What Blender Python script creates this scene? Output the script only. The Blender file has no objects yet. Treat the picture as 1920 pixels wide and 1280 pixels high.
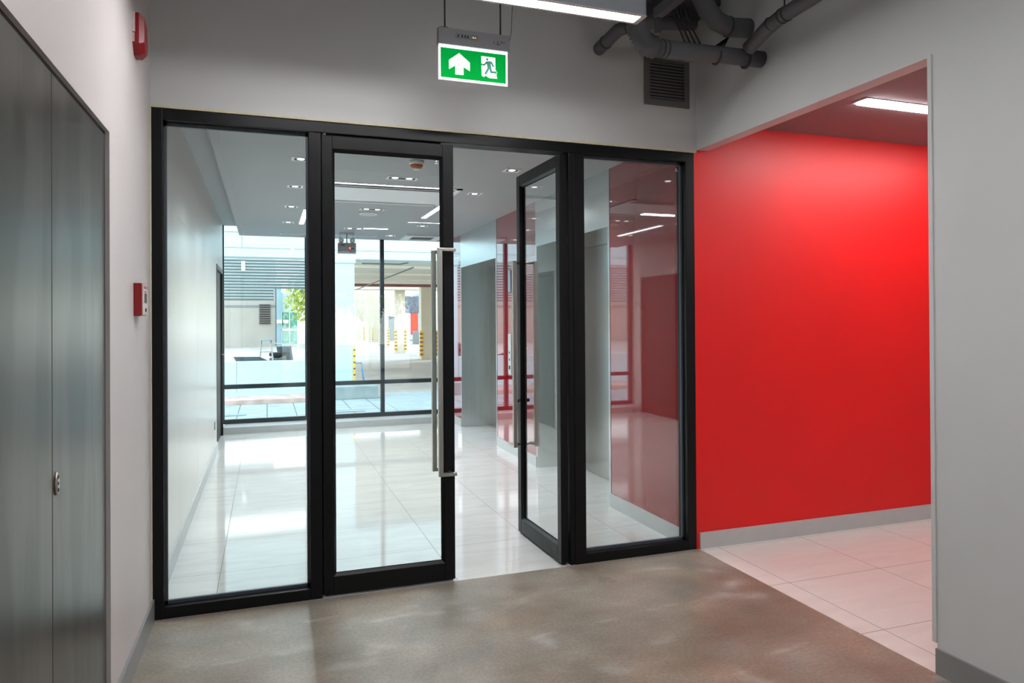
import bpy, bmesh, math, random
from math import pi, sin, cos, radians
from mathutils import Vector, Matrix, Euler
random.seed(7)
SC = bpy.context.scene
COL = SC.collection

# ------------------------------------------------------------------ camera
F_PX, CX_OFF, CY_OFF = 1319.42, 1.407, -46.219
cd = bpy.data.cameras.new('camera'); cam = bpy.data.objects.new('camera', cd); COL.objects.link(cam)
cd.sensor_width = 36.0; cd.sensor_fit = 'HORIZONTAL'
cd.lens = F_PX / 1920 * 36.0
cd.shift_x = -CX_OFF / 1920
cd.shift_y = CY_OFF / 1920
cd.clip_start = 0.05; cd.clip_end = 300
YAW, PIT, ROL = -0.337293, 0.0054413, -0.0060467
cy, sy = cos(YAW), sin(YAW)
fw = Vector((-sy*cos(PIT), cy*cos(PIT), sin(PIT))); rt = Vector((cy, sy, 0)); up = rt.cross(fw)
r2 = rt*cos(ROL) + up*sin(ROL); u2 = -rt*sin(ROL) + up*cos(ROL)
m = Matrix.Identity(4)
for i in range(3):
    m[i][0] = r2[i]; m[i][1] = u2[i]; m[i][2] = -fw[i]
m.translation = Vector((0.5080, -3.6644, 1.3902))
cam.matrix_world = m
SC.camera = cam

# ------------------------------------------------------------------ world and exposure
w = bpy.data.worlds.new('sky'); SC.world = w; w.use_nodes = True
nt = w.node_tree; bg = nt.nodes['Background']
tcn = nt.nodes.new('ShaderNodeTexCoord'); sp = nt.nodes.new('ShaderNodeSeparateXYZ'); cr = nt.nodes.new('ShaderNodeValToRGB')
nt.links.new(tcn.outputs['Generated'], sp.inputs[0]); nt.links.new(sp.outputs['Z'], cr.inputs[0])
cr.color_ramp.elements[0].position = 0.0; cr.color_ramp.elements[0].color = (0.95, 0.98, 1.0, 1)
cr.color_ramp.elements[1].position = 0.9; cr.color_ramp.elements[1].color = (0.62, 0.80, 1.0, 1)
nt.links.new(cr.outputs[0], bg.inputs['Color'])
bg.inputs['Strength'].default_value = 3.2
sd = bpy.data.lights.new('sun', 'SUN'); sun = bpy.data.objects.new('sun', sd); COL.objects.link(sun)
sd.energy = 1.2; sd.angle = radians(2); sd.color = (1.0, 0.96, 0.88)
sun.location = (14, 6, 20); sun.rotation_euler = (radians(-32), radians(38), 0)
SC.view_settings.view_transform = 'Standard'; SC.view_settings.look = 'None'
SC.view_settings.gamma = 1.0; SC.view_settings.use_curve_mapping = False
SC.view_settings.exposure = 0.35
SC.cycles.use_denoising = True
SC.cycles.max_bounces = 12; SC.cycles.diffuse_bounces = 6; SC.cycles.glossy_bounces = 6
SC.cycles.transparent_max_bounces = 24; SC.cycles.sample_clamp_indirect = 6.0
SC.cycles.caustics_reflective = False; SC.cycles.caustics_refractive = False

# ------------------------------------------------------------------ materials
def srgb(r, g, b):
    f = lambda c: (c/12.92 if c <= .04045 else ((c+.055)/1.055)**2.4)
    return (f(r/255), f(g/255), f(b/255), 1)

def mat(name, col, rough=0.5, metal=0.0, spec=0.5, coat=0.0, noise=0.0, nscale=6.0, stretch=(1,1,1), bump=0.0, bscale=80.0, rvar=0.0, emit=None, estr=0.0, aniso=0.0):
    M = bpy.data.materials.new(name); M.use_nodes = True
    t = M.node_tree; b = t.nodes['Principled BSDF']
    b.inputs['Base Color'].default_value = col; b.inputs['Roughness'].default_value = rough
    b.inputs['Metallic'].default_value = metal; b.inputs['Specular IOR Level'].default_value = spec
    b.inputs['Coat Weight'].default_value = coat; b.inputs['Coat Roughness'].default_value = 0.03
    if aniso: b.inputs['Anisotropic'].default_value = aniso
    tc = t.nodes.new('ShaderNodeTexCoord')
    mp = t.nodes.new('ShaderNodeMapping'); mp.inputs['Scale'].default_value = stretch
    t.links.new(tc.outputs['Object'], mp.inputs['Vector'])
    n = t.nodes.new('ShaderNodeTexNoise'); n.inputs['Scale'].default_value = nscale; n.inputs['Detail'].default_value = 5
    t.links.new(mp.outputs[0], n.inputs['Vector'])
    if noise > 0:
        r = t.nodes.new('ShaderNodeValToRGB')
        r.color_ramp.elements[0].position = .3; r.color_ramp.elements[1].position = .7
        k0, k1 = 1-noise, 1+noise
        r.color_ramp.elements[0].color = (col[0]*k0, col[1]*k0, col[2]*k0, 1)
        r.color_ramp.elements[1].color = (min(1, col[0]*k1), min(1, col[1]*k1), min(1, col[2]*k1), 1)
        t.links.new(n.outputs['Fac'], r.inputs[0]); t.links.new(r.outputs[0], b.inputs['Base Color'])
    if rvar > 0:
        mr = t.nodes.new('ShaderNodeMapRange'); mr.inputs['From Min'].default_value = .3; mr.inputs['From Max'].default_value = .7
        mr.inputs['To Min'].default_value = max(0, rough-rvar); mr.inputs['To Max'].default_value = rough+rvar
        t.links.new(n.outputs['Fac'], mr.inputs[0]); t.links.new(mr.outputs[0], b.inputs['Roughness'])
    if bump > 0:
        n2 = t.nodes.new('ShaderNodeTexNoise'); n2.inputs['Scale'].default_value = bscale; n2.inputs['Detail'].default_value = 3
        t.links.new(mp.outputs[0], n2.inputs['Vector'])
        bp = t.nodes.new('ShaderNodeBump'); bp.inputs['Strength'].default_value = bump; bp.inputs['Distance'].default_value = .002
        t.links.new(n2.outputs['Fac'], bp.inputs['Height']); t.links.new(bp.outputs[0], b.inputs['Normal'])
    if emit:
        b.inputs['Emission Color'].default_value = emit; b.inputs['Emission Strength'].default_value = estr
    return M

def glass_mat(name, tint, refl=1.0, ior=1.5):
    M = bpy.data.materials.new(name); M.use_nodes = True
    t = M.node_tree; t.nodes.clear()
    o = t.nodes.new('ShaderNodeOutputMaterial'); mx = t.nodes.new('ShaderNodeMixShader')
    tr = t.nodes.new('ShaderNodeBsdfTransparent'); tr.inputs[0].default_value = tint
    gl = t.nodes.new('ShaderNodeBsdfGlossy'); gl.inputs['Roughness'].default_value = 0.0; gl.inputs[0].default_value = (1, 1, 1, 1)
    L = t.links.new
    geo = t.nodes.new('ShaderNodeNewGeometry'); dt = t.nodes.new('ShaderNodeVectorMath'); dt.operation = 'DOT_PRODUCT'
    L(geo.outputs['Incoming'], dt.inputs[0]); L(geo.outputs['Normal'], dt.inputs[1])
    def mth(op, a, b_=None):
        n_ = t.nodes.new('ShaderNodeMath'); n_.operation = op
        for i_, v_ in enumerate((a, b_)):
            if v_ is None: continue
            if isinstance(v_, (int, float)): n_.inputs[i_].default_value = v_
            else: L(v_, n_.inputs[i_])
        return n_.outputs[0]
    f0 = ((ior-1)/(ior+1))**2
    c_ = mth('ABSOLUTE', dt.outputs['Value'])
    p5 = mth('POWER', mth('SUBTRACT', 1.0, c_), 5.0)                     # Schlick reflectance of one glass face
    fres = mth('MULTIPLY', mth('ADD', mth('MULTIPLY', p5, 1-f0), f0), refl)
    L(fres, mx.inputs[0])
    t.links.new(tr.outputs[0], mx.inputs[1]); t.links.new(gl.outputs[0], mx.inputs[2]); t.links.new(mx.outputs[0], o.inputs[0])
    return M

def tile_mat(name, col, grout, ox, oy, sx, sy_, gw=0.003, rough=0.08, vein=0.05, spec=0.5):
    """rectangular tiles on the world XY grid with veining inside each tile"""
    M = bpy.data.materials.new(name); M.use_nodes = True
    t = M.node_tree; b = t.nodes['Principled BSDF']; L = t.links.new
    geo = t.nodes.new('ShaderNodeNewGeometry'); s = t.nodes.new('ShaderNodeSeparateXYZ'); L(geo.outputs['Position'], s.inputs[0])
    def axis(out, off, size):
        a = t.nodes.new('ShaderNodeMath'); a.operation = 'SUBTRACT'; L(out, a.inputs[0]); a.inputs[1].default_value = off
        d = t.nodes.new('ShaderNodeMath'); d.operation = 'DIVIDE'; L(a.outputs[0], d.inputs[0]); d.inputs[1].default_value = size
        f = t.nodes.new('ShaderNodeMath'); f.operation = 'FRACT'; L(d.outputs[0], f.inputs[0])
        fl = t.nodes.new('ShaderNodeMath'); fl.operation = 'FLOOR'; L(d.outputs[0], fl.inputs[0])
        p = t.nodes.new('ShaderNodeMath'); p.operation = 'PINGPONG'; L(f.outputs[0], p.inputs[0]); p.inputs[1].default_value = .5
        c = t.nodes.new('ShaderNodeMath'); c.operation = 'LESS_THAN'; L(p.outputs[0], c.inputs[0]); c.inputs[1].default_value = gw/size/2
        return c.outputs[0], fl.outputs[0]
    gx, ix = axis(s.outputs['X'], ox, sx); gy, iy = axis(s.outputs['Y'], oy, sy_)
    mx = t.nodes.new('ShaderNodeMath'); mx.operation = 'MAXIMUM'; L(gx, mx.inputs[0]); L(gy, mx.inputs[1])
    cb = t.nodes.new('ShaderNodeCombineXYZ'); L(ix, cb.inputs[0]); L(iy, cb.inputs[1])
    wn = t.nodes.new('ShaderNodeTexWhiteNoise'); L(cb.outputs[0], wn.inputs['Vector'])
    ad = t.nodes.new('ShaderNodeVectorMath'); ad.operation = 'MULTIPLY_ADD'; L(wn.outputs['Color'], ad.inputs[0]); ad.inputs[1].default_value = (9, 9, 9); L(geo.outputs['Position'], ad.inputs[2])
    mp = t.nodes.new('ShaderNodeMapping'); mp.inputs['Scale'].default_value = (1.2, 4.5, 1); L(ad.outputs[0], mp.inputs[0])
    n = t.nodes.new('ShaderNodeTexNoise'); n.inputs['Scale'].default_value = 2.2; n.inputs['Detail'].default_value = 8; n.inputs['Distortion'].default_value = .8; L(mp.outputs[0], n.inputs['Vector'])
    r = t.nodes.new('ShaderNodeValToRGB'); e = r.color_ramp.elements
    e[0].position = .32; e[0].color = tuple(c*(1-vein*2) for c in col[:3]) + (1,)
    e[1].position = .62; e[1].color = col
    L(n.outputs['Fac'], r.inputs[0])
    mc = t.nodes.new('ShaderNodeMix'); mc.data_type = 'RGBA'; L(mx.outputs[0], mc.inputs['Factor']); L(r.outputs[0], mc.inputs['A']); mc.inputs['B'].default_value = grout
    L(mc.outputs['Result'], b.inputs['Base Color'])
    mr = t.nodes.new('ShaderNodeMapRange'); L(mx.outputs[0], mr.inputs[0]); mr.inputs['To Min'].default_value = rough; mr.inputs['To Max'].default_value = .7
    L(mr.outputs[0], b.inputs['Roughness']); b.inputs['Specular IOR Level'].default_value = spec
    return M

def concrete_mat(name):
    M = bpy.data.materials.new(name); M.use_nodes = True
    t = M.node_tree; b = t.nodes['Principled BSDF']; L = t.links.new
    geo = t.nodes.new('ShaderNodeNewGeometry')
    def noise(scale, detail, dist=0, st=(1, 1, 1)):
        mp = t.nodes.new('ShaderNodeMapping'); mp.inputs['Scale'].default_value = st; L(geo.outputs['Position'], mp.inputs[0])
        n = t.nodes.new('ShaderNodeTexNoise'); n.inputs['Scale'].default_value = scale; n.inputs['Detail'].default_value = detail
        n.inputs['Distortion'].default_value = dist; L(mp.outputs[0], n.inputs['Vector']); return n.outputs['Fac']
    big = noise(1.3, 5, .3); mid = noise(3.4, 12, .1, (1, 1.5, 1)); fine = noise(70, 4)
    warm = noise(2.1, 6, .2)
    r = t.nodes.new('ShaderNodeValToRGB'); e = r.color_ramp.elements
    e[0].position = .3; e[0].color = srgb(112, 103, 92); e[1].position = .72; e[1].color = srgb(150, 143, 133)
    x = e.new(.5); x.color = srgb(134, 125, 114)
    L(big, r.inputs[0])
    r2_ = t.nodes.new('ShaderNodeValToRGB'); e = r2_.color_ramp.elements
    e[0].position = 0; e[0].color = (.40, .39, .38, 1); e[1].position = 1.0; e[1].color = (1.62, 1.61, 1.60, 1)
    L(mid, r2_.inputs[0])
    m1 = t.nodes.new('ShaderNodeMix'); m1.data_type = 'RGBA'; m1.blend_type = 'MULTIPLY'; m1.inputs['Factor'].default_value = .8
    L(r.outputs[0], m1.inputs['A']); L(r2_.outputs[0], m1.inputs['B'])
    r3 = t.nodes.new('ShaderNodeValToRGB'); e = r3.color_ramp.elements
    e[0].position = .25; e[0].color = (.74, .74, .74, 1); e[1].position = .8; e[1].color = (1.2, 1.2, 1.2, 1)
    L(fine, r3.inputs[0])
    m2 = t.nodes.new('ShaderNodeMix'); m2.data_type = 'RGBA'; m2.blend_type = 'MULTIPLY'; m2.inputs['Factor'].default_value = 1
    L(m1.outputs['Result'], m2.inputs['A']); L(r3.outputs[0], m2.inputs['B'])
    # warm brown and cool grey clouds
    rw = t.nodes.new('ShaderNodeValToRGB'); e = rw.color_ramp.elements
    e[0].position = .35; e[0].color = (1.07, .99, .92, 1); e[1].position = .65; e[1].color = (.95, 1.0, 1.02, 1)
    L(warm, rw.inputs[0])
    m3 = t.nodes.new('ShaderNodeMix'); m3.data_type = 'RGBA'; m3.blend_type = 'MULTIPLY'; m3.inputs['Factor'].default_value = 1
    L(m2.outputs['Result'], m3.inputs['A']); L(rw.outputs[0], m3.inputs['B'])
    # a few long pale trowel marks
    mpv = t.nodes.new('ShaderNodeMapping'); mpv.inputs['Rotation'].default_value = (0, 0, .5); mpv.inputs['Scale'].default_value = (.55, 1.5, 1); L(geo.outputs['Position'], mpv.inputs[0])
    ns = t.nodes.new('ShaderNodeTexNoise'); ns.inputs['Scale'].default_value = 1.1; ns.inputs['Detail'].default_value = 2; L(mpv.outputs[0], ns.inputs['Vector'])
    rs = t.nodes.new('ShaderNodeValToRGB'); e = rs.color_ramp.elements
    e[0].position = .50; e[0].color = (0, 0, 0, 1); e[1].position = .56; e[1].color = (0, 0, 0, 1)
    q = e.new(.53); q.color = (1, 1, 1, 1); L(ns.outputs['Fac'], rs.inputs[0])
    rb = t.nodes.new('ShaderNodeValToRGB'); e = rb.color_ramp.elements
    e[0].position = .50; e[0].color = (0, 0, 0, 1); e[1].position = .68; e[1].color = (.5, .5, .5, 1); L(mid, rb.inputs[0])
    mu = t.nodes.new('ShaderNodeMath'); mu.operation = 'MULTIPLY'; L(rs.outputs[0], mu.inputs[0]); L(rb.outputs[0], mu.inputs[1])
    m4 = t.nodes.new('ShaderNodeMix'); m4.data_type = 'RGBA'; L(mu.outputs[0], m4.inputs['Factor']); L(m3.outputs['Result'], m4.inputs['A']); m4.inputs['B'].default_value = srgb(190, 190, 186)
    L(m4.outputs['Result'], b.inputs['Base Color'])
    mr = t.nodes.new('ShaderNodeMapRange'); L(warm, mr.inputs[0]); mr.inputs['From Min'].default_value = .1; mr.inputs['From Max'].default_value = .9
    mr.inputs['To Min'].default_value = .22; mr.inputs['To Max'].default_value = .42
    L(mr.outputs[0], b.inputs['Roughness'])
    bp = t.nodes.new('ShaderNodeBump'); bp.inputs['Strength'].default_value = .05; bp.inputs['Distance'].default_value = .01
    L(mid, bp.inputs['Height']); L(bp.outputs[0], b.inputs['Normal'])
    return M

def steel_mat(name, col, rough, streak=.18, metal=1.0, patch=0.0, rv=.06):
    """brushed sheet steel: fine vertical brushing, optional broad worn patches"""
    M = bpy.data.materials.new(name); M.use_nodes = True
    t = M.node_tree; b = t.nodes['Principled BSDF']; L = t.links.new
    geo = t.nodes.new('ShaderNodeNewGeometry')
    mp = t.nodes.new('ShaderNodeMapping'); mp.inputs['Scale'].default_value = (14, 14, .35); L(geo.outputs['Position'], mp.inputs[0])
    n = t.nodes.new('ShaderNodeTexNoise'); n.inputs['Scale'].default_value = 1.6; n.inputs['Detail'].default_value = 8; L(mp.outputs[0], n.inputs['Vector'])
    r = t.nodes.new('ShaderNodeValToRGB'); e = r.color_ramp.elements
    e[0].position = .3; e[0].color = tuple(c*(1-streak) for c in col[:3]) + (1,)
    e[1].position = .7; e[1].color = tuple(min(1, c*(1+streak)) for c in col[:3]) + (1,)
    L(n.outputs['Fac'], r.inputs[0]); out = r.outputs[0]
    if patch:
        mp2 = t.nodes.new('ShaderNodeMapping'); mp2.inputs['Scale'].default_value = (5, 5, 1.1); L(geo.outputs['Position'], mp2.inputs[0])
        n2 = t.nodes.new('ShaderNodeTexNoise'); n2.inputs['Scale'].default_value = 1.3; n2.inputs['Detail'].default_value = 6; L(mp2.outputs[0], n2.inputs['Vector'])
        r_ = t.nodes.new('ShaderNodeValToRGB'); e = r_.color_ramp.elements
        e[0].position = .42; e[0].color = (1-patch,)*3 + (1,); e[1].position = .56; e[1].color = (1, 1, 1, 1)
        L(n2.outputs['Fac'], r_.inputs[0])
        mm = t.nodes.new('ShaderNodeMix'); mm.data_type = 'RGBA'; mm.blend_type = 'MULTIPLY'; mm.inputs['Factor'].default_value = 1
        L(out, mm.inputs['A']); L(r_.outputs[0], mm.inputs['B']); out = mm.outputs['Result']
    L(out, b.inputs['Base Color']); b.inputs['Metallic'].default_value = metal
    mr = t.nodes.new('ShaderNodeMapRange'); L(n.outputs['Fac'], mr.inputs[0]); mr.inputs['To Min'].default_value = rough-rv; mr.inputs['To Max'].default_value = rough+rv
    L(mr.outputs[0], b.inputs['Roughness'])
    return M

M = {}
M['wall'] = mat('painted_wall', srgb(203, 204, 203), .55, noise=.02, nscale=2.5, bump=.15, bscale=60)
M['wall_left'] = mat('painted_wall_warm', srgb(206, 201, 199), .5, noise=.025, nscale=2.0, stretch=(1, 1, .4), bump=.15)
M['wall_lobby'] = mat('painted_wall_lobby', srgb(214, 213, 208), .3, noise=.02, nscale=2.0, bump=.1)
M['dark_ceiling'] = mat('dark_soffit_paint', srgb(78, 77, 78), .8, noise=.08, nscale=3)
M['lobby_ceiling'] = mat('grey_ceiling_paint', srgb(172, 175, 176), .6, noise=.015, nscale=2)
M['foyer_ceiling'] = mat('foyer_ceiling_paint', srgb(138, 130, 132), .7, noise=.02)
M['red'] = mat('red_wall_paint', srgb(226, 6, 10), .45, noise=.04, nscale=1.6, bump=.15, bscale=50)
M['red_glass'] = mat('back_painted_red_glass', srgb(138, 6, 12), .03, spec=.8, coat=1.0)
M['black'] = mat('black_aluminium', srgb(9, 10, 12), .36, spec=.25, noise=.06, nscale=12, rvar=.05)
M['mullion'] = mat('dark_window_aluminium', srgb(38, 48, 54), .35, spec=.5, noise=.15, nscale=10)
M['bead'] = mat('grey_glazing_bead', srgb(64, 70, 78), .4, noise=.08, nscale=20)
M['bead_light'] = mat('mid_grey_blade', srgb(96, 97, 97), .5, noise=.05)
M['gasket'] = mat('black_rubber_gasket', srgb(12, 12, 13), .7, noise=.2, nscale=30)
M['steel'] = steel_mat('brushed_steel', (.60, .615, .60, 1), .24, .03, rv=.02)
M['handle'] = steel_mat('satin_steel_handle', (.56, .54, .50, 1), .30, .12)
M['dark_steel'] = steel_mat('dark_steel_sheet', (.19, .178, .16, 1), .33, .16, .9, patch=.28)
M['skirting'] = mat('grey_aluminium_skirting', srgb(150, 150, 150), .35, metal=.4, noise=.04, nscale=8)
M['skirting_light'] = mat('pale_aluminium_skirting', srgb(186, 190, 190), .35, metal=.2, noise=.03, nscale=8)
M['concrete'] = concrete_mat('polished_concrete')
M['tile'] = tile_mat('lobby_marble_tile', srgb(205, 205, 202), srgb(120, 118, 115), .264, -.04, .605, .61, .0035, .06, .05)
M['tile_foyer'] = tile_mat('foyer_marble_tile', srgb(214, 208, 202), srgb(120, 110, 105), 3.108, -.035, .615, .6, .004, .22, .03)
M['glass'] = glass_mat('clear_pane', (.955, .975, .97, 1), 1.0)
M['glass_window'] = glass_mat('window_pane', (.955, .985, .985, 1), .8)
M['caulk'] = mat('cream_sealant', srgb(206, 200, 172), .6, noise=.08, nscale=30)
M['lamp_body'] = mat('grey_lamp_housing', srgb(150, 154, 160), .45, noise=.03)
M['lamp_trim'] = mat('pale_lamp_trim', srgb(205, 200, 198), .4, noise=.02)
M['lamp_on'] = mat('lit_diffuser', (1, 1, 1, 1), .5, emit=(1, .985, 1.0, 1), estr=66)
M['lamp_fill'] = mat('lit_diffuser_fill', (1, 1, 1, 1), .5, emit=(.96, .98, 1, 1), estr=24)  # glow of the added fill lamp above the viewpoint
M['lamp_foyer'] = mat('lit_diffuser_foyer', (1, 1, 1, 1), .5, emit=(1, .97, .97, 1), estr=44)
M['lamp_soft'] = mat('lit_diffuser_lobby', (1, 1, 1, 1), .5, emit=(.9, .96, 1, 1), estr=6)
M['bulb'] = mat('lit_bulb', (1, 1, 1, 1), .4, emit=(1, 1, .97, 1), estr=3.0)
M['white_metal'] = mat('white_metal', srgb(246, 248, 248), .4, noise=.02)
M['dark_metal'] = mat('black_metal', srgb(20, 20, 22), .5, noise=.1)
M['grille'] = mat('dark_grille_metal', srgb(104, 104, 102), .5, noise=.06)
M['duct'] = mat('painted_duct', srgb(92, 92, 96), .6, noise=.08, nscale=8)
M['duct_dark'] = mat('dark_painted_duct', srgb(58, 58, 63), .6, noise=.12, nscale=8)
M['rod'] = mat('steel_rod', srgb(66, 68, 74), .4, metal=.6, noise=.1)
M['fire_red'] = mat('fire_alarm_red', srgb(132, 10, 20), .35, noise=.06, nscale=20)
M['pale_face'] = mat('pale_printed_face', srgb(216, 196, 190), .4, noise=.1, nscale=60)
M['sign_green'] = mat('lit_green_sign', srgb(0, 104, 36), .8, spec=.05, emit=srgb(0, 196, 78), estr=.35)
M['sign_white'] = mat('lit_white_sign', (1, 1, 1, 1), .4, emit=(1, 1, 1, 1), estr=.7)
M['sign_teal'] = mat('teal_sign_figure', srgb(20, 118, 92), .5, emit=srgb(20, 128, 96), estr=.2)
M['sign_led'] = mat('lit_sign_edge', (1, 1, 1, 1), .4, emit=(.85, .88, 1, 1), estr=3.5)
M['sign_body'] = mat('grey_sign_housing', srgb(150, 150, 154), .5, noise=.02)
M['led_green'] = mat('green_led', srgb(60, 220, 90), .4, emit=srgb(60, 230, 90), estr=2)
M['led_red'] = mat('red_led', srgb(250, 80, 40), .4, emit=srgb(250, 90, 40), estr=2)
M['ink'] = mat('dark_ink', srgb(36, 36, 42), .6, noise=.1)
M['orange'] = mat('orange_plastic', srgb(196, 104, 62), .5, noise=.05)
M['fascia'] = mat('pale_blue_cladding', srgb(198, 220, 222), .6, noise=.03, nscale=3)
M['ramp'] = mat('pale_ramp_concrete', srgb(176, 186, 184), .7, noise=.1, nscale=3)
M['seam'] = mat('cladding_seam', srgb(120, 146, 150), .7, noise=.1)
M['beige'] = mat('beige_render', srgb(208, 199, 178), .8, noise=.06, nscale=2)
M['beige_grey'] = mat('grey_beige_render', srgb(176, 170, 160), .8, noise=.06, nscale=1)
M['park_ceiling'] = mat('beige_soffit', srgb(240, 236, 222), .8, noise=.03, nscale=2)
M['park_floor'] = mat('worn_concrete_yard', srgb(172, 163, 154), .8, noise=.12, nscale=.9)
M['paving'] = tile_mat('outdoor_paving', srgb(186, 198, 198), srgb(90, 100, 102), .1, .2, .42, .3, .014, .5, .2, .3)
M['brick_step'] = mat('pinkish_step_stone', srgb(206, 176, 162), .8, noise=.22, nscale=5)
M['wet_concrete'] = mat('weathered_concrete', srgb(150, 164, 162), .6, noise=.2, nscale=4)
M['louvre'] = mat('grey_green_louvre', srgb(104, 124, 124), .6, noise=.08, nscale=5)
M['pipe_red'] = mat('dull_red_pipe', srgb(140, 84, 84), .6, noise=.1)
M['yellow'] = mat('yellow_guard', srgb(240, 200, 60), .5, noise=.05)
M['blue_plastic'] = mat('blue_plastic', srgb(88, 160, 196), .5, noise=.05)
M['pale_blue'] = mat('pale_blue_door', srgb(150, 180, 190), .5, noise=.05)
M['panel_red'] = mat('orange_red_panel', srgb(226, 84, 58), .6, noise=.05)
M['screen_dark'] = mat('dark_pattern_screen', srgb(110, 112, 122), .7, noise=.5, nscale=14)
M['grey_box'] = mat('grey_wall_paint', srgb(130, 134, 136), .7, noise=.06)
M['green_glass'] = mat('green_tinted_glass', srgb(84, 158, 136), .15, noise=.35, nscale=2.5)
M['leaf'] = mat('sunlit_leaves', srgb(166, 178, 84), .6, noise=.4, nscale=6)
M['leaf2'] = mat('green_leaves', srgb(104, 138, 66), .6, noise=.4, nscale=6)
M['bark'] = mat('tree_bark', srgb(104, 92, 78), .9, noise=.3, nscale=10)
M['alu'] = mat('worn_aluminium', srgb(184, 186, 180), .4, metal=.5, noise=.1, nscale=12)
M['scooter_dark'] = mat('dark_scooter_plastic', srgb(84, 100, 104), .4, noise=.2)
M['rubber'] = mat('tyre_rubber', srgb(30, 30, 32), .8, noise=.1)

# ------------------------------------------------------------------ mesh helpers
class MB:
    def __init__(self): self.bm = bmesh.new()
    def box(self, x0, x1, y0, y1, z0, z1, rot=None, piv=None, mi=0):
        vs = [self.bm.verts.new(p) for p in ((x0,y0,z0),(x1,y0,z0),(x1,y1,z0),(x0,y1,z0),(x0,y0,z1),(x1,y0,z1),(x1,y1,z1),(x0,y1,z1))]
        for f in ((3,2,1,0),(4,5,6,7),(0,1,5,4),(1,2,6,5),(2,3,7,6),(3,0,4,7)):
            fc = self.bm.faces.new([vs[i] for i in f]); fc.material_index = mi
        if rot is not None:
            c = Vector(piv) if piv else Vector(((x0+x1)/2,(y0+y1)/2,(z0+z1)/2))
            bmesh.ops.rotate(self.bm, verts=vs, cent=c, matrix=Euler(rot).to_matrix())
        return self
    def bbox(self, x0, x1, y0, y1, z0, z1, bev=.003, seg=2):
        b = bmesh.new()
        vs = [b.verts.new(p) for p in ((x0,y0,z0),(x1,y0,z0),(x1,y1,z0),(x0,y1,z0),(x0,y0,z1),(x1,y0,z1),(x1,y1,z1),(x0,y1,z1))]
        for f in ((3,2,1,0),(4,5,6,7),(0,1,5,4),(1,2,6,5),(2,3,7,6),(3,0,4,7)): b.faces.new([vs[i] for i in f])
        bmesh.ops.bevel(b, geom=list(b.edges), offset=bev, segments=seg, affect='EDGES', profile=.6)
        self.merge(b); return self
    def merge(self, b):
        me = bpy.data.meshes.new('tmp'); b.to_mesh(me); b.free(); self.bm.from_mesh(me); bpy.data.meshes.remove(me)
    def prism(self, pts, axis, a0, a1):
        """polygon pts (2D) extruded along axis ('x','y','z') from a0 to a1"""
        def P(p, a):
            return {'x': (a, p[0], p[1]), 'y': (p[0], a, p[1]), 'z': (p[0], p[1], a)}[axis]
        A = [self.bm.verts.new(P(p, a0)) for p in pts]; B = [self.bm.verts.new(P(p, a1)) for p in pts]
        n = len(pts)
        self.bm.faces.new(A[::-1]); self.bm.faces.new(B)
        for i in range(n): self.bm.faces.new((A[i], A[(i+1) % n], B[(i+1) % n], B[i]))
        return self
    def tube(self, pts, r, n=16, cap=True):
        pts = [Vector(p) for p in pts]; rings = []
        rs = r if isinstance(r, (list, tuple)) else [r]*len(pts)
        prev = None
        for i, p in enumerate(pts):
            d = (pts[min(i+1, len(pts)-1)] - pts[max(i-1, 0)]).normalized()
            if prev is None:
                a = Vector((0, 0, 1)) if abs(d.z) < .9 else Vector((1, 0, 0))
                u = d.cross(a).normalized()
            else:
                u = (prev - d*prev.dot(d)).normalized()
            prev = u; v = d.cross(u)
            rings.append([self.bm.verts.new(p + (u*cos(2*pi*k/n) + v*sin(2*pi*k/n))*rs[i]) for k in range(n)])
        for a, b in zip(rings, rings[1:]):
            for k in range(n):
                f = self.bm.faces.new((a[k], a[(k+1) % n], b[(k+1) % n], b[k])); f.smooth = True
        if cap:
            self.bm.faces.new(rings[0][::-1]); self.bm.faces.new(rings[-1])
        return self
    def lathe(self, prof, c, n=32, axis='z'):
        """prof: (radius, height) list around an axis through c"""
        rings = []
        for r, h in prof:
            ring = []
            for k in range(n):
                a, b = cos(2*pi*k/n)*max(r, 1e-5), sin(2*pi*k/n)*max(r, 1e-5)
                q = {'z': (a, b, h), 'x': (h, a, b), 'y': (a, h, b)}[axis]
                ring.append(self.bm.verts.new(Vector(c) + Vector(q)))
            rings.append(ring)
        for a, b in zip(rings, rings[1:]):
            for k in range(n):
                f = self.bm.faces.new((a[k], a[(k+1) % n], b[(k+1) % n], b[k])); f.smooth = True
        self.bm.faces.new(rings[0][::-1]); self.bm.faces.new(rings[-1])
        return self
    def build(self, name, material, parent=None, loc=None):
        bmesh.ops.recalc_face_normals(self.bm, faces=list(self.bm.faces))
        me = bpy.data.meshes.new(name)
        if loc is not None: bmesh.ops.translate(self.bm, verts=list(self.bm.verts), vec=-Vector(loc))
        self.bm.to_mesh(me); self.bm.free()
        for mt in (material if isinstance(material, (list, tuple)) else [material]): me.materials.append(mt)
        o = bpy.data.objects.new(name, me); COL.objects.link(o)
        if loc is not None: o.location = loc
        if parent: o.parent = parent
        return o

def tag(o, label=None, cat=None, group=None, kind=None):
    if label: o['label'] = label
    if cat: o['category'] = cat
    if group: o['group'] = group
    if kind: o['kind'] = kind
    return o

def thing(name, label, cat, loc, group=None):
    o = bpy.data.objects.new(name, None); COL.objects.link(o); o.empty_display_size = .05
    o.location = loc
    return tag(o, label, cat, group)

def part(mb, name, material, parent):
    """mb was modelled in world coordinates; keep it there under its parent"""
    loc = Vector((0, 0, 0)); p = parent
    while p is not None: loc += p.location; p = p.parent
    o = mb.build(name, material)
    o.data.transform(Matrix.Translation(-loc)); o.parent = parent
    return o

def struct(mb, name, material):
    o = mb.build(name, material); o['kind'] = 'structure'; return o

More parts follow.
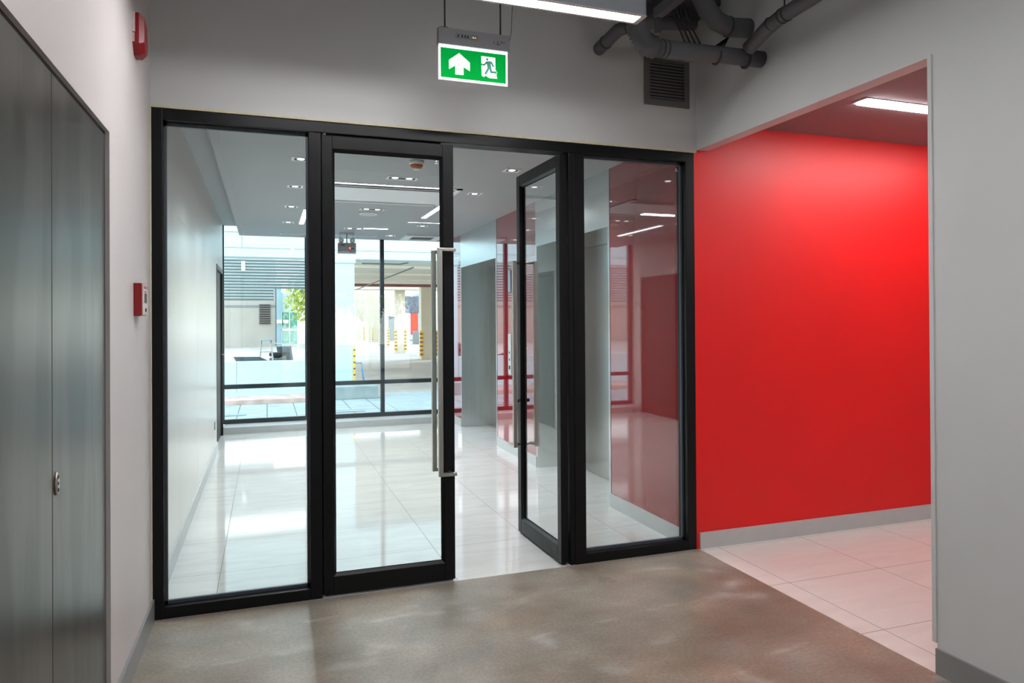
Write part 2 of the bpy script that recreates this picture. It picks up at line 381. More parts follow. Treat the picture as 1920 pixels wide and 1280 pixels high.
def copy_tree(o, parent=None):
    c = o.copy(); COL.objects.link(c)
    if parent: c.parent = parent
    for ch in list(o.children): copy_tree(ch, c)
    return c

def area(name, loc, size, energy, parent, color=(1, 1, 1), rot=(0, 0, 0)):
    l = bpy.data.lights.new(name, 'AREA'); l.shape = 'RECTANGLE'; l.size, l.size_y = size; l.energy = energy; l.color = color
    o = bpy.data.objects.new(name, l); COL.objects.link(o); o.location = Vector(loc) - parent.location; o.rotation_euler = rot; o.parent = parent
    return o

# ================================================================== ROOM SHELL
CZ = 3.6
# floors
struct(MB().box(-.2, 2.98, -16, 0.0, -.12, 0), 'floor_corridor', M['concrete'])
struct(MB().box(2.98, 8.0, -16, -4.6, -.12, 0), 'floor_hall', M['concrete'])
struct(MB().box(-.2, 3.6, 0.0, 6.3, -.12, 0), 'floor_lobby', M['tile'])
struct(MB().box(2.98, 8.0, -4.6, 0.0, -.12, 0), 'floor_foyer', M['tile_foyer'])
# left wall, with the openings of the shaft doors and of the lobby door
LW = MB()
LW.box(-.16, 0, -16, -2.32, 0, CZ).box(-.16, 0, -2.32, -.914, 2.05, CZ).box(-.16, 0, -.914, 0.05, 0, CZ)
struct(LW, 'wall_left', M['wall_left'])
struct(MB().box(-.30, -.16, -2.6, -.7, 0, 2.3), 'wall_shaft', M['dark_ceiling'])
struct(MB().box(-.16, 0, .05, 4.62, 0, 2.75).box(-.16, 0, 4.62, 5.74, 2.03, 2.75).box(-.16, 0, 5.74, 5.80, 0, 2.75), 'wall_lobby_left', M['wall_lobby'])
struct(MB().box(-.22, -.16, 4.4, 5.9, 0, 2.3), 'wall_lobby_backing', M['dark_metal'])
# wall above the glazed partition
struct(MB().box(0, 2.985, 0, .12, 2.405, CZ), 'wall_front', M['wall'])
# right wall with the wide opening
struct(MB().box(2.985, 3.065, -1.605, 0, 2.42, CZ).box(2.985, 3.065, -4.6, -1.605, 0, CZ), 'wall_right', M['wall'])
struct(MB().box(2.978, 3.066, -1.605, -1.588, .12, 2.428), 'trim_1', M['wall'])
# red wall of the foyer
struct(MB().box(2.966, 8.0, 0, .12, 0, 2.403).box(2.987, 8.0, 0, .12, 2.403, 2.7), 'wall_foyer_red', M['red'])
struct(MB().box(8.0, 8.15, -4.7, .12, 0, 2.7), 'wall_foyer_far', M['wall'])
struct(MB().box(3.065, 8.0, -4.72, -4.6, 0, CZ), 'wall_foyer_back', M['wall'])
struct(MB().box(3.065, 8.0, -4.6, 0, 2.588, 2.75), 'ceiling_foyer', M['foyer_ceiling'])
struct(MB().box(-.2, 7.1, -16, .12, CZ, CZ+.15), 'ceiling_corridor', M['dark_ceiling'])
struct(MB().box(7.0, 7.15, -16, -4.72, 0, CZ), 'wall_hall_right', M['wall'])
# hall's glazed end wall far behind the viewpoint
EW = MB().box(-.2, .85, -16.15, -16, 0, CZ).box(4.4, 7.0, -16.15, -16, 0, CZ).box(.85, 4.4, -16.15, -16, 2.25, CZ)
struct(EW, 'wall_hall_end', M['wall'])
W3 = struct(MB().box(.85, 4.4, -16.1, -16.04, 2.19, 2.25).box(.85, 4.4, -16.1, -16.04, 0, .08).box(.85, .91, -16.1, -16.04, 0, 2.25).box(2.0, 2.06, -16.1, -16.04, 0, 2.25).box(3.2, 3.26, -16.1, -16.04, 0, 2.25).box(4.34, 4.4, -16.1, -16.04, 0, 2.25), 'window_2', M['mullion'])
part(MB().box(.9, 4.36, -16.075, -16.065, .08, 2.2), 'pane', M['glass_window'], W3)
# lobby ceiling with the raised slot along the left wall
struct(MB().box(.185, 3.6, .12, 6.15, 2.52, 2.66).box(-.16, .185, .12, 6.15, 2.64, 2.78), 'ceiling_lobby', M['lobby_ceiling'])
# lobby right wall: red glass panels, steel lift surrounds
WL, WR = 2.93, 3.31
struct(MB().box(3.33, 3.6, .12, 6.2, 0, 2.52), 'wall_lobby_core', M['grey_box'])
def red_panel(y0, y1, lab):
    o = struct(MB().box(WL, 3.33, y0, y1, 0, 2.52), 'wall_lobby_red', M['red_glass'])
    return o
red_panel(.10, 1.046, ''); red_panel(2.572, 3.772, ''); red_panel(5.300, 6.2, '')
sk = MB()
for a, b in ((.10, 1.046), (2.572, 3.772), (5.300, 5.76)): sk.box(WL-.008, WL, a, b, 0, .1)
struct(sk, 'baseboard_lobby_right', M['skirting_light'])
struct(MB().box(0, .012, .1, 4.6, 0, .1), 'baseboard_lobby_left', M['skirting_light'])
struct(MB().box(0, .012, -.914, 0, 0, .1).box(0, .012, -16, -2.32, 0, .1), 'baseboard_left', M['skirting'])
struct(MB().box(2.973, 2.985, -4.6, -1.605, 0, .1), 'baseboard_right', M['skirting'])
struct(MB().box(2.985, 8.0, -.012, 0, 0, .098), 'baseboard_foyer', M['skirting_light'])
# kerb under the lobby window
struct(MB().box(0, 3.33, 5.76, 6.2, 0, .082), 'trim_2', M['skirting_light'])
struct(MB().box(0.0, 2.97, -.004, .004, 2.402, 2.414).box(-.001, .004, -.006, .004, 0, 2.41), 'trim_3', M['caulk'])

# lift fronts
def lift(y0, y1, label):
    t = thing('lift_entrance', label, 'elevator', (WR, (y0+y1)/2, 0), 'steel lift entrances in the red lobby wall')
    part(MB().box(WL-.003, WR+.02, y0, y1, 2.09, 2.52), 'header_panel', M['steel'], t)
    for a, b in ((y0, y0+.028), (y1-.028, y1)):
        part(MB().box(WL-.003, WR+.02, a, b, 0, 2.09), 'jamb', M['steel'], t)
    part(MB().box(WR-.008, WR+.02, y0+.028, y1-.028, 2.055, 2.09).box(WR-.008, WR+.02, y0+.028, y0+.058, 0, 2.055).box(WR-.008, WR+.02, y1-.058, y1-.028, 0, 2.055), 'door_frame', M['steel'], t)
    ym = (y0+y1)/2
    for a, b in ((y0+.06, ym-.002), (ym+.002, y1-.06)):
        part(MB().box(WR, WR+.015, a, b, .004, 2.052), 'sliding_door', M['steel'], t)
    return t
lift(1.046, 2.572, 'stainless steel lift entrance in red wall, nearer one seen through the right glass pane')
lift(3.772, 5.300, 'stainless steel lift entrance in red wall, farther one next to the lobby window')

# landing call panel between the lifts
t = thing('call_panel', 'slim steel lift call panel with up and down buttons on the red glass wall', 'call panel', (WL, 3.31, .83))
part(MB().bbox(WL-.014, WL, 3.27, 3.36, .83, 1.25, .002), 'face_plate', M['skirting_light'], t)
for z, s in ((1.06, 1), (.98, -1)):
    part(MB().prism([(3.30, z-.012*s), (3.33, z-.012*s), (3.315, z+.014*s)], 'x', WL-.0165, WL-.0135), 'button', M['ink'], t)
part(MB().box(WL-.016, WL-.0135, 3.295, 3.335, .88, .92), 'key_plate', M['ink'], t)
t2 = tag(MB().bbox(WL-.014, WL, 3.28, 3.35, 1.69, 1.92, .002).build('indicator_plate', M['pale_blue']), 'blue-grey floor indicator plate on red wall, above the call panel', 'indicator')

# lobby window wall
WY = 6.10
W1 = struct(MB().box(-.05, 3.33, WY, WY+.07, .082, .137).box(-.05, 3.33, WY, WY+.07, .53, .585).box(1.0, 1.047, WY, WY+.07, .137, 2.66)
            .box(2.0, 2.052, WY, WY+.07, .137, 2.66).box(-.05, -.0, WY, WY+.07, .137, 2.66).box(3.0, 3.05, WY, WY+.07, .137, 2.66), 'window_1', M['mullion'])
for a, b in ((0, 1.0), (1.047, 2.0), (2.052, 3.0)):
    part(MB().box(a, b, WY+.03, WY+.036, .137, .53), 'pane', M['glass_window'], W1)
    part(MB().box(a, b, WY+.03, WY+.036, .585, 2.64), 'pane', M['glass_window'], W1)
struct(MB().box(-.6, 3.6, WY, WY+.2, 2.66, 3.2).box(-.16, -.05, 5.8, WY+.1, 0, 2.75), 'wall_lobby_end', M['wall_lobby'])

# ================================================================== GLAZED PARTITION
FD = .10
P = thing('glazed_partition', 'black aluminium glazed partition frame with two fixed side panes around the double door', 'partition', (0, 0, 0))
fr = MB()
fr.bbox(.002, .052, 0, FD, 0, 2.40).bbox(2.905, 2.966, 0, FD, 0, 2.40)
part(fr, 'jamb', M['black'], P)
part(MB().bbox(.052, 2.905, 0, FD, 2.345, 2.40), 'head_rail', M['black'], P)
part(MB().bbox(.713, .772, 0, FD, 0, 2.345).box(.765, .786, .052, FD, 0, 2.345), 'mullion', M['black'], P)
part(MB().bbox(2.135, 2.165, .004, FD, 0, 2.345).bbox(2.163, 2.232, 0, FD, 0, 2.345), 'mullion', M['black'], P)
part(MB().bbox(.052, .713, 0, FD, 0, .055), 'bottom_rail', M['black'], P)
part(MB().bbox(2.232, 2.905, 0, FD, 0, .055), 'bottom_rail', M['black'], P)
for x0, x1 in ((.052, .713), (2.232, 2.905)):
    z0, z1 = .055, 2.345
    f = part(MB().box(x0, x1, .060, .066, z0, z1), 'pane', M['glass'], P)
    b = MB()
    b.box(x0, x1, .042, .058, z0, z0+.016).box(x0, x1, .042, .058, z1-.016, z1).box(x0, x0+.012, .042, .058, z0, z1).box(x1-.012, x1, .042, .058, z0, z1)
    part(b, 'glazing_bead', M['bead'], P)

def leaf(name, label, x_hinge, width, closed_dir):
    """door leaf modelled closed in the XZ plane: local x runs from the hinge (0) to the free edge (width)"""
    t = thing(name, label, 'door', (x_hinge, 0, 0), 'double door of the glazed partition')
    T, zb, zt = .045, .012, 2.335
    s = .052
    part_l(MB().bbox(0, s, -T/2, T/2, zb, zt, .004), 'stile', M['black'], t)
    part_l(MB().bbox(width-s-.006, width, -T/2, T/2, zb, zt, .004), 'stile', M['black'], t)
    part_l(MB().bbox(s, width-s-.006, -T/2, T/2, zt-.068, zt, .003), 'top_rail', M['black'], t)
    part_l(MB().bbox(s, width-s-.006, -T/2, T/2, zb, zb+.09, .003), 'bottom_rail', M['black'], t)
    # sloped glazing bead round the glass, both sides
    b = MB(); x0, x1, z0, z1 = s, width-s-.006, zb+.09, zt-.068; q = .013
    for sg in (-1, 1):
        y0, y1 = sg*.006, sg*T/2*.95
        b.prism([(x0, y0), (x0, y1), (x0+q, y0)], 'z', z0, z1).prism([(x1, y0), (x1, y1), (x1-q, y0)], 'z', z0, z1)
        b.prism([(y0, z0), (y1, z0), (y0, z0+q)], 'x', x0, x1).prism([(y0, z1), (y1, z1), (y0, z1-q)], 'x', x0, x1)
    part_l(b, 'glazing_bead', M['black'], t)
    part_l(MB().box(x0, x1, -.003, .003, z0, z1), 'pane', M['glass'], t)
    part_l(MB().box(0.01, width-.01, -.010, .010, .004, zb+.002), 'bottom_seal', M['gasket'], t)
    # back to back offset pull handles
    hx = width-.102
    for sg in (-1, 1):
        yb = sg*.074
        h = part_l(MB().bbox(hx, hx+.024, yb-.013, yb+.013, .575, 1.775, .002), 'pull_handle', M['handle'], t)
        for z in (.575, 1.757):
            a = MB().bbox(hx+.020, width-.004, yb-.013, yb+.013, z, z+.018, .002)
            a.tube([(width-.03, sg*.02, z+.009), (width-.03, yb, z+.009)], .008, 12)
            o = a.build('handle_arm', M['handle']); o.parent = h
        st_ = None
    part_l(MB().lathe([(.004, -.052), (.012, -.05), (.012, .05), (.004, .052)], (width-.022, 0, .868), 20, 'y'), 'lock_cylinder', M['dark_metal'], t)
    return t
def part_l(mb, name, material, parent):
    o = mb.build(name, material); o.parent = parent; return o

d1 = leaf('glass_door', 'closed black framed glass door leaf with long steel pull bar, left of the open leaf', .776, .684, 1)
d1.location = (.776, .0225, 0)
d2 = leaf('glass_door', 'open black framed glass door leaf swung into the lobby, beside the right pane', 2.13, .684, -1)
d2.location = (2.103, .012, 0)
d2.rotation_euler = (0, 0, radians(91.2))
for o in list(d1.children):
    if o.name.startswith('lock_cylinder'): bpy.data.objects.remove(o)
# small etched maker's stamps in the upper corner of the glass
for x, y, z, par in ((1.375, .018, 2.235, d1), (2.882, .059, 2.30, P)):
    b = MB().lathe([(.004, -.0006), (.004, .0006)], (x-.004, y, z+.009), 12, 'y').box(x-.012, x+.008, y-.0006, y+.0006, z-.003, z-.0005)
    part(b, 'glass_stamp', M['white_metal'], par)
# slim overhead door guide under the head rail
part(MB().bbox(.80, 1.40, .03, .07, 2.338, 2.347, .001), 'door_stop', M['bead'], P)

# ================================================================== SHAFT DOORS (left)
t = thing('steel_door', 'pair of tall dark brushed steel shaft doors set in the left wall', 'door', (0, -1.61, 0))
for a, b in ((-2.308, -1.5645), (-1.5595, -.926)):
    part(MB().bbox(-.045, -.012, a, b, .015, 2.038, .0015, 1), 'door_leaf', M['dark_steel'], t)
part(MB().box(-.10, -.02, -2.32, -2.310, 0, 2.05).box(-.10, -.014, -.924, -.914, 0, 2.05).box(-.10, -.014, -2.32, -.914, 2.040, 2.05).box(-.10, -.06, -2.32, -.914, 0, 2.05), 'door_frame', M['dark_metal'], t)
lk = part(MB().lathe([(.030, 0), (.030, .003), (.027, .006), (.002, .006)], (0, 0, 0), 32, 'x'), 'lock_plate', M['handle'], t)
for v in lk.data.vertices:
    v.co = Vector((v.co.x - .012, (v.co.y-1.61)*.45 + (1.61-1.5320), v.co.z + .972))
kh = MB()
for dz, r in ((.017, .005), (0, .0045), (-.017, .005)):
    kh.lathe([(r, 0), (r, .0015)], (-.0065, -1.5320, .972+dz), 14, 'x')
part(kh, 'key_hole', M['ink'], t)

# lobby door in the left wall
D1 = struct(MB().box(-.08, .006, 4.62, 4.67, 0, 2.03).box(-.08, .006, 5.69, 5.74, 0, 2.03).box(-.08, .006, 4.67, 5.69, 1.98, 2.03), 'door_1', M['black'])
part(MB().bbox(-.06, -.02, 4.67, 5.69, .005, 1.98), 'door_leaf', M['dark_metal'], D1)
part(MB().tube([(-.02, 5.58, 1.0), (.02, 5.58, 1.0), (.02, 5.48, 1.0)], .008, 10), 'door_handle', M['handle'], D1)
t = tag(MB().bbox(0, .008, 4.20, 4.28, .28, .36, .002).build('wall_socket', M['grey_box']), 'small grey wall socket low on the white lobby wall before the black door', 'socket')

# ================================================================== FIRE ALARM FITTINGS
t = thing('alarm_sounder', 'dark red fire alarm sounder high on the left wall', 'alarm', (0, -.41, 2.57))
body = MB()
prof = [(-.462, 2.655), (-.445, 2.66), (-.37, 2.64), (-.352, 2.60), (-.352, 2.51), (-.375, 2.49), (-.43, 2.49), (-.462, 2.53)]
A = body.bm
base = [A.verts.new((.0, y, z)) for y, z in prof]
mid = [A.verts.new((.024, y, z)) for y, z in prof]
top = [A.verts.new((.042, -.407+(y+.407)*.78, 2.572+(z-2.572)*.78)) for y, z in prof]
n = len(prof)
for i in range(n):
    j = (i+1) % n
    A.faces.new((base[i], base[j], mid[j], mid[i])); A.faces.new((mid[i], mid[j], top[j], top[i]))
A.faces.new(base[::-1]); A.faces.new(top)
part(body, 'sounder_body', M['fire_red'], t)
part(MB().box(-.0, .010, -.466, -.4625, 2.575, 2.655).box(.0, .008, -.466, -.4625, 2.535, 2.57), 'printed_label', M['pale_face'], t)
t = thing('fire_call_point', 'red manual fire call point at hand height on the left wall', 'fire alarm', (0, -.40, 1.42))
part(MB().bbox(0, .030, -.457, -.345, 1.419, 1.553, .003), 'box', M['fire_red'], t)
fp = part(MB().bbox(.030, .036, -.452, -.350, 1.424, 1.548, .002), 'face_plate', M['pale_face'], t)
part(MB().box(.036, .038, -.425, -.375, 1.472, 1.512), 'glass_window', M['dark_metal'], t)
part(MB().box(.036, .0375, -.44, -.36, 1.53, 1.542).box(.036, .0375, -.42, -.38, 1.515, 1.522), 'printed_text', M['fire_red'], t)
part(MB().lathe([(.008, 0), (.008, .003)], (.036, -.40, 1.443), 16, 'x'), 'key_switch', M['dark_metal'], t)

# ================================================================== EXIT SIGN
SX0, SX1, SZ0, SZ1, SY = 1.290, 1.638, 2.546, 2.708, -.40
t = thing('exit_sign', 'green emergency exit sign with arrow and running figure hanging before the grey wall', 'exit sign', ((SX0+SX1)/2, SY, SZ0))
part(MB().bbox(SX0-.004, SX1+.006, SY-.004, SY+.036, SZ1+.004, 2.790, .003), 'housing', M['sign_body'], t)
pn = part(MB().bbox(SX0, SX1, SY+.012, SY+.020, SZ0, SZ1, .001), 'sign_panel', M['sign_white'], t)
part(MB().box(SX0+.003, SX1-.003, SY+.008, SY+.022, SZ1-.001, SZ1+.005), 'light_strip', M['sign_led'], t)
SW, SH = SX1-SX0, SZ1-SZ0
def su(u, v): return (SX0 + u*SW, SZ1 - v*SH)
yf = SY+.012
def flat(polys, name, material, d, k=1):
    b = MB()
    for pl in polys: b.prism([su(*p) for p in pl], 'y', yf-d, yf-d+.0008)
    return part(b, name, material, t)
flat([[(.028, .055), (.972, .055), (.972, .935), (.028, .935)]], 'green_field', M['sign_green'], .001)
arrow = [(.29, .175), (.443, .425), (.443, .675), (.35, .57), (.35, .81), (.235, .82), (.235, .555), (.145, .68), (.145, .41)]
flat([arrow], 'arrow', M['sign_white'], .0022)
door = [(.61, .18), (.814, .185), (.816, .545), (.843, .62), (.828, .71), (.843, .805), (.73, .82), (.668, .75), (.65, .80), (.615, .77)]
flat([door], 'doorway_symbol', M['sign_white'], .0022)
asp = SW/SH
def limb(a, b, wd):
    dx, dy = (b[0]-a[0])*asp, b[1]-a[1]; L = math.hypot(dx, dy); nx, ny = -dy/L*wd/2, dx/L*wd/2
    ex, ey = dx/L*wd*.3/asp, dy/L*wd*.3
    return [(a[0]-ex+nx/asp, a[1]-ey+ny), (b[0]+ex+nx/asp, b[1]+ey+ny), (b[0]+ex-nx/asp, b[1]+ey-ny), (a[0]-ex-nx/asp, a[1]-ey-ny)]
def pc(x, y): return ((x-262)/778, (y-(505+(x-262)*.108))/360)
limbs = []
for a, b, wd in (((795, 692), (850, 694), .055), ((850, 694), (873, 735), .045), ((797, 692), (765, 720), .045), ((765, 718), (740, 712), .04),
                 ((818, 692), (826, 745), .10), ((825, 742), (782, 812), .055), ((832, 742), (848, 795), .055), ((848, 797), (905, 801), .05)):
    limbs.append(limb(pc(*a), pc(*b), wd*1.25))
hc = pc(802, 658)
limbs.append([(hc[0]+cos(k*pi/8)*.036/asp, hc[1]+sin(k*pi/8)*.036) for k in range(16)])
fb = MB()
for k, pl in enumerate(limbs): fb.prism([su(*p) for p in pl], 'y', yf-.0036-.0001*k, yf-.0028)
part(fb, 'running_figure', M['sign_teal'], t)
# status panel on the housing
yh = SY-.004
o = MB(); x0, x1, z0, z1 = 1.371, 1.480, 2.747, 2.766
e_ = .0012
o.box(x0, x1, yh-.0008, yh, z0, z0+e_).box(x0, x1, yh-.0008, yh, z1-e_, z1).box(x0, x0+e_, yh-.0008, yh, z0, z1).box(x1-e_, x1, yh-.0008, yh, z0, z1)
for x in (1.379, 1.398, 1.413, 1.427): o.box(x, x+.009, yh-.0008, yh, 2.7515, 2.7615)
for x, z, w_, h_ in ((1.562, 2.741, .003, .011), (1.572, 2.739, .003, .004), (1.578, 2.737, .006, .005), (1.586, 2.737, .006, .005), (1.579, 2.745, .006, .004),
                     (1.580, 2.753, .006, .003), (1.598, 2.748, .006, .007), (1.609, 2.747, .002, .007), (1.616, 2.746, .002, .008)):
    o.box(x, x+w_, yh-.0008, yh, z, z+h_)
part(o, 'printed_marks', M['ink'], t)
part(MB().lathe([(.003, 0), (.003, -.002)], (1.458, yh, 2.7565), 12, 'y'), 'indicator_light', M['led_green'], t)
part(MB().lathe([(.003, 0), (.003, -.002)], (1.468, yh, 2.7565), 12, 'y'), 'indicator_light', M['led_red'], t)
for x in (1.322, 1.603):
    part(MB().tube([(x, SY+.016, 2.785), (x, SY+.016, CZ)], .0042, 10), 'hanging_rod', M['rod'], t)
part(MB().tube([(1.283, SY+.01, 2.70), (1.283, SY+.01, 2.785), (1.30, SY+.01, 2.797), (1.33, SY+.016, 2.802), (1.36, SY+.02, 2.79)], .0022, 8), 'cable', M['sign_body'], t)
part(MB().tube([(1.644, SY+.016, 2.745), (1.66, SY+.016, 2.82), (1.668, SY+.016, 3.0), (1.668, SY+.016, CZ)], .0015, 8), 'cable', M['rod'], t)

# ================================================================== PENDANT LAMPS IN THE CORRIDOR
def pendant(label):
    t = thing('pendant_light', label, 'ceiling light', (1.22, -.857, 2.75), 'linear pendant lights along the corridor')
    x0, x1, y0, y1, z = .32, 2.119, -.902, -.812, 2.75
    h = MB().box(x0, x1, y0, y0+.004, z, z+.12).box(x0, x1, y1-.004, y1, z, z+.12).box(x0, x1, y0, y1, z+.116, z+.12).box(x0, x0+.004, y0, y1, z, z+.12).box(x1-.004, x1, y0, y1, z, z+.12)
    part(h, 'housing', M['lamp_body'], t)
    r = MB().box(x0, x1, y0-.003, y0+.012, z-.003, z).box(x0, x1, y1-.012, y1+.003, z-.003, z).box(x0, x0+.02, y0, y1, z-.003, z).box(x1-.022, x1+.003, y0, y1, z-.003, z)
    part(r, 'trim', M['lamp_trim'], t)
    part(MB().box(x0+.02, x1-.022, y0+.012, y1-.012, z+.002, z+.006), 'diffuser', M['lamp_on'], t)
    for x in (.62, 1.85):
        part(MB().tube([(x, -.857, z+.12), (x, -.857, CZ)], .002, 8), 'suspension_wire', M['rod'], t)
    return t
p0 = pendant('long grey pendant light with bright diffuser at the top, in front of the exit sign')
for y, lab in ((-6.6, 'added fill pendant high in the hall behind the viewpoint, nearer one'), (-9.4, 'added fill pendant high in the hall behind the viewpoint, farther one')):
    c = copy_tree(p0); c.location = (3.92, y, 3.25); c['label'] = lab  # unseen pendant copies, added to lighten the upper front wall
    for ch in c.children:
        if ch.name.startswith('suspension_wire'): bpy.data.objects.remove(ch)
    part(MB().tube([(3.4, y, 3.37), (3.4, y, CZ)], .002, 8), 'suspension_wire', M['rod'], c)
    part(MB().tube([(4.5, y, 3.37), (4.5, y, CZ)], .002, 8), 'suspension_wire', M['rod'], c)
c = copy_tree(p0); c.location = (1.80, -3.35, 2.75); c['label'] = 'long grey pendant light right above the viewpoint in the corridor'

t = thing('fill_light', 'added slim fill light on the dark ceiling above the viewpoint, out of view', 'ceiling light', (1.5, -2.3, CZ))  # unseen lamp added as fill for the front wall and ducts
part(MB().box(.6, 2.4, -2.35, -2.25, CZ-.05, CZ), 'housing', M['lamp_body'], t)
part(MB().box(.62, 2.38, -2.34, -2.26, CZ-.056, CZ-.05), 'diffuser', M['lamp_fill'], t)

# foyer recessed line light
t = thing('recessed_light', 'bright recessed line light in the mauve foyer ceiling beyond the opening', 'ceiling light', (4.3, -.655, 2.588))
part(MB().box(3.585, 5.4, -.71, -.60, 2.584, 2.588), 'trim', M['lamp_trim'], t)
part(MB().box(3.615, 5.38, -.700, -.61, 2.578, 2.585), 'diffuser', M['lamp_foyer'], t)
t = copy_tree(t); t.location = (5.2, -3.2, 2.588); t['label'] = 'recessed line light deeper in the foyer, out past the grey wall'

# ================================================================== LOBBY CEILING FITTINGS
ZC = 2.52
def downlight(n_):
    """n_ lamps in one square trim"""
    w_ = .062 if n_ == 1 else .122
    t = thing('downlight', 'd', 'downlight', (0, 0, ZC), 'recessed downlights in the lobby ceiling')
    b = MB(); i = .018
    z0, z1 = ZC-.004, ZC
    h = .058
    b.box(-w_, w_, -h, -h+i, z0, z1).box(-w_, w_, h-i, h, z0, z1).box(-w_, -w_+i, -h+i, h-i, z0, z1).box(w_-i, w_, -h+i, h-i, z0, z1)
    b.bm.faces.ensure_lookup_table()
    part(b, 'trim', M['white_metal'], t)
    part(MB().box(-w_+i, w_-i, -h+i, h-i, ZC-.0015, ZC-.0005), 'recess', M['dark_metal'], t)
    for cx_ in ((0,) if n_ == 1 else (-.056, .056)):
        part(MB().lathe([(.026, -.001), (.025, -.003), (.018, -.004)], (cx_, 0, ZC), 24), 'bulb', M['bulb'], t)
        l = bpy.data.lights.new('downlight_beam', 'SPOT'); l.energy = 42/n_; l.spot_size = radians(140); l.spot_blend = .8
        l.shadow_soft_size = .02; l.color = (.93, .98, 1)
        lo_ = bpy.data.objects.new('downlight_beam', l); COL.objects.link(lo_); lo_.location = (cx_, 0, -.03); lo_.parent = t
    return t
D1_ = downlight(1); D2_ = downlight(2)
S1 = [(.740, 1.42, 'single downlight nearest the partition in the left row of the lobby ceiling'),
      (.742, 2.46, 'single downlight second from the partition in the left row of the lobby ceiling'),
      (.747, 3.54, 'single downlight third from the partition in the left row of the lobby ceiling'),
      (.750, 4.68, 'single downlight fourth from the partition in the left row of the lobby ceiling'),
      (2.257, 1.32, 'single downlight seen in the open doorway, nearest of the right row'),
      (2.262, 2.34, 'single downlight seen in the open doorway, behind the nearest of the right row'),
      (2.265, 4.56, 'single downlight of the right row, before the air conditioning cassette'),
      (2.06, 5.60, 'single downlight nearest the window, left of the air conditioning cassette')]
S2 = [(1.527, 1.86, 'twin downlight nearest the partition, behind the smoke detector'),
      (1.520, 3.48, 'twin downlight in front of the round ceiling speaker'),
      (1.525, 5.02, 'twin downlight farthest back in the middle row, near the window')]
for src, lst in ((D1_, S1), (D2_, S2)):
    for k, (x, y, lab) in enumerate(lst):
        o = src if k == 0 else copy_tree(src)
        o.location = (x, y, ZC); o['label'] = lab
t = thing('smoke_detector', 'round white smoke detector with orange ring on the lobby ceiling', 'smoke detector', (1.515, 1.24, ZC))
part(MB().lathe([(.052, 0), (.052, -.022), (.046, -.028)], (1.515, 1.24, ZC), 32), 'base', M['white_metal'], t)
part(MB().lathe([(.045, -.028), (.043, -.040), (.030, -.052)], (1.515, 1.24, ZC), 32), 'ring', M['orange'], t)
part(MB().lathe([(.028, -.052), (.022, -.060), (.004, -.062)], (1.515, 1.24, ZC), 32), 'sensor_cap', M['white_metal'], t)
t = thing('ceiling_speaker', 'flat round white speaker on the lobby ceiling behind a twin downlight', 'speaker', (1.522, 3.77, ZC))
part(MB().lathe([(.098, 0), (.096, -.010), (.086, -.014)], (1.522, 3.77, ZC), 36), 'rim', M['white_metal'], t)
part(MB().lathe([(.084, -.012), (.06, -.017), (.004, -.018)], (1.522, 3.77, ZC), 36), 'grille', M['lamp_trim'], t)
# wide air diffuser panel: white border, two black slots, white middle
t = thing('air_diffuser', 'wide white ceiling panel with two long black air slots in the lobby', 'air vent', (1.5, 2.6, ZC))
X0, X1, Y0, Y1 = .90, 2.105, 2.16, 3.09
b = MB(); z0, z1 = ZC-.008, ZC
b.box(X0, X1, Y0, Y0+.035, z0, z1).box(X0, X1, Y1-.035, Y1, z0, z1).box(X0, X0+.05, Y0, Y1, z0, z1).box(X1-.05, X1, Y0, Y1, z0, z1)
part(b, 'frame', M['white_metal'], t)
part(MB().box(X0+.05, X1-.05, Y0+.035, Y1-.035, ZC-.002, ZC-.0005), 'slot_backing', M['dark_metal'], t)
part(MB().box(X0+.05, X1-.05, Y0+.105, Y0+.125, z0, ZC-.001).box(X0+.05, X1-.05, Y0+.175, Y1-.115, z0, ZC-.001).box(X0+.05, X1-.05, Y1-.085, Y1-.068, z0, ZC-.001), 'middle_panel', M['white_metal'], t)
# cassette unit
t = thing('ceiling_cassette', 'square white air conditioning cassette in the lobby ceiling by the window', 'air conditioner', (2.46, 5.7, ZC))
X0, X1, Y0, Y1 = 2.24, 2.74, 5.42, 5.94
b = MB().box(X0, X1, Y0, Y0+.1, ZC-.02, ZC).box(X0, X1, Y1-.1, Y1, ZC-.02, ZC).box(X0, X0+.1, Y0+.1, Y1-.1, ZC-.02, ZC).box(X1-.1, X1, Y0+.1, Y1-.1, ZC-.02, ZC)
part(b, 'cover_frame', M['white_metal'], t)
g = MB()
for k in range(8): g.box(X0+.1, X1-.1, Y0+.115+k*.038, Y0+.137+k*.038, ZC-.014, ZC-.004)
part(g, 'air_grille', M['bead'], t)
# line lights in the lobby ceiling
def line_light(x0, x1, y0, y1, lab):
    t = thing('line_light', lab, 'ceiling light', ((x0+x1)/2, (y0+y1)/2, ZC), 'slim line lights in the lobby ceiling')
    part(MB().box(x0, x1, y0, y1, ZC-.006, ZC), 'trim', M['white_metal'], t)
    part(MB().box(x0+.008, x1-.008, y0+.008, y1-.008, ZC-.010, ZC-.004), 'diffuser', M['lamp_soft'], t)
    return t
line_light(.865, .925, 3.66, 4.75, 'slim line light left of centre in the lobby ceiling, seen through the left pane')
line_light(2.105, 2.165, 2.99, 3.90, 'slim line light right of centre, seen past the closed door handle')
line_light(1.62, 1.92, 4.90, 4.95, 'short line light across the lobby ceiling beside the farthest twin downlight')
t = thing('slot_diffuser', 'long thin white air slot along the window edge of the lobby ceiling', 'air vent', (1.29, 5.75, ZC))
part(MB().box(.68, 1.90, 5.70, 5.79, ZC-.006, ZC), 'frame', M['white_metal'], t)
part(MB().box(.70, 1.88, 5.738, 5.752, ZC-.008, ZC-.005), 'slot', M['bead'], t)

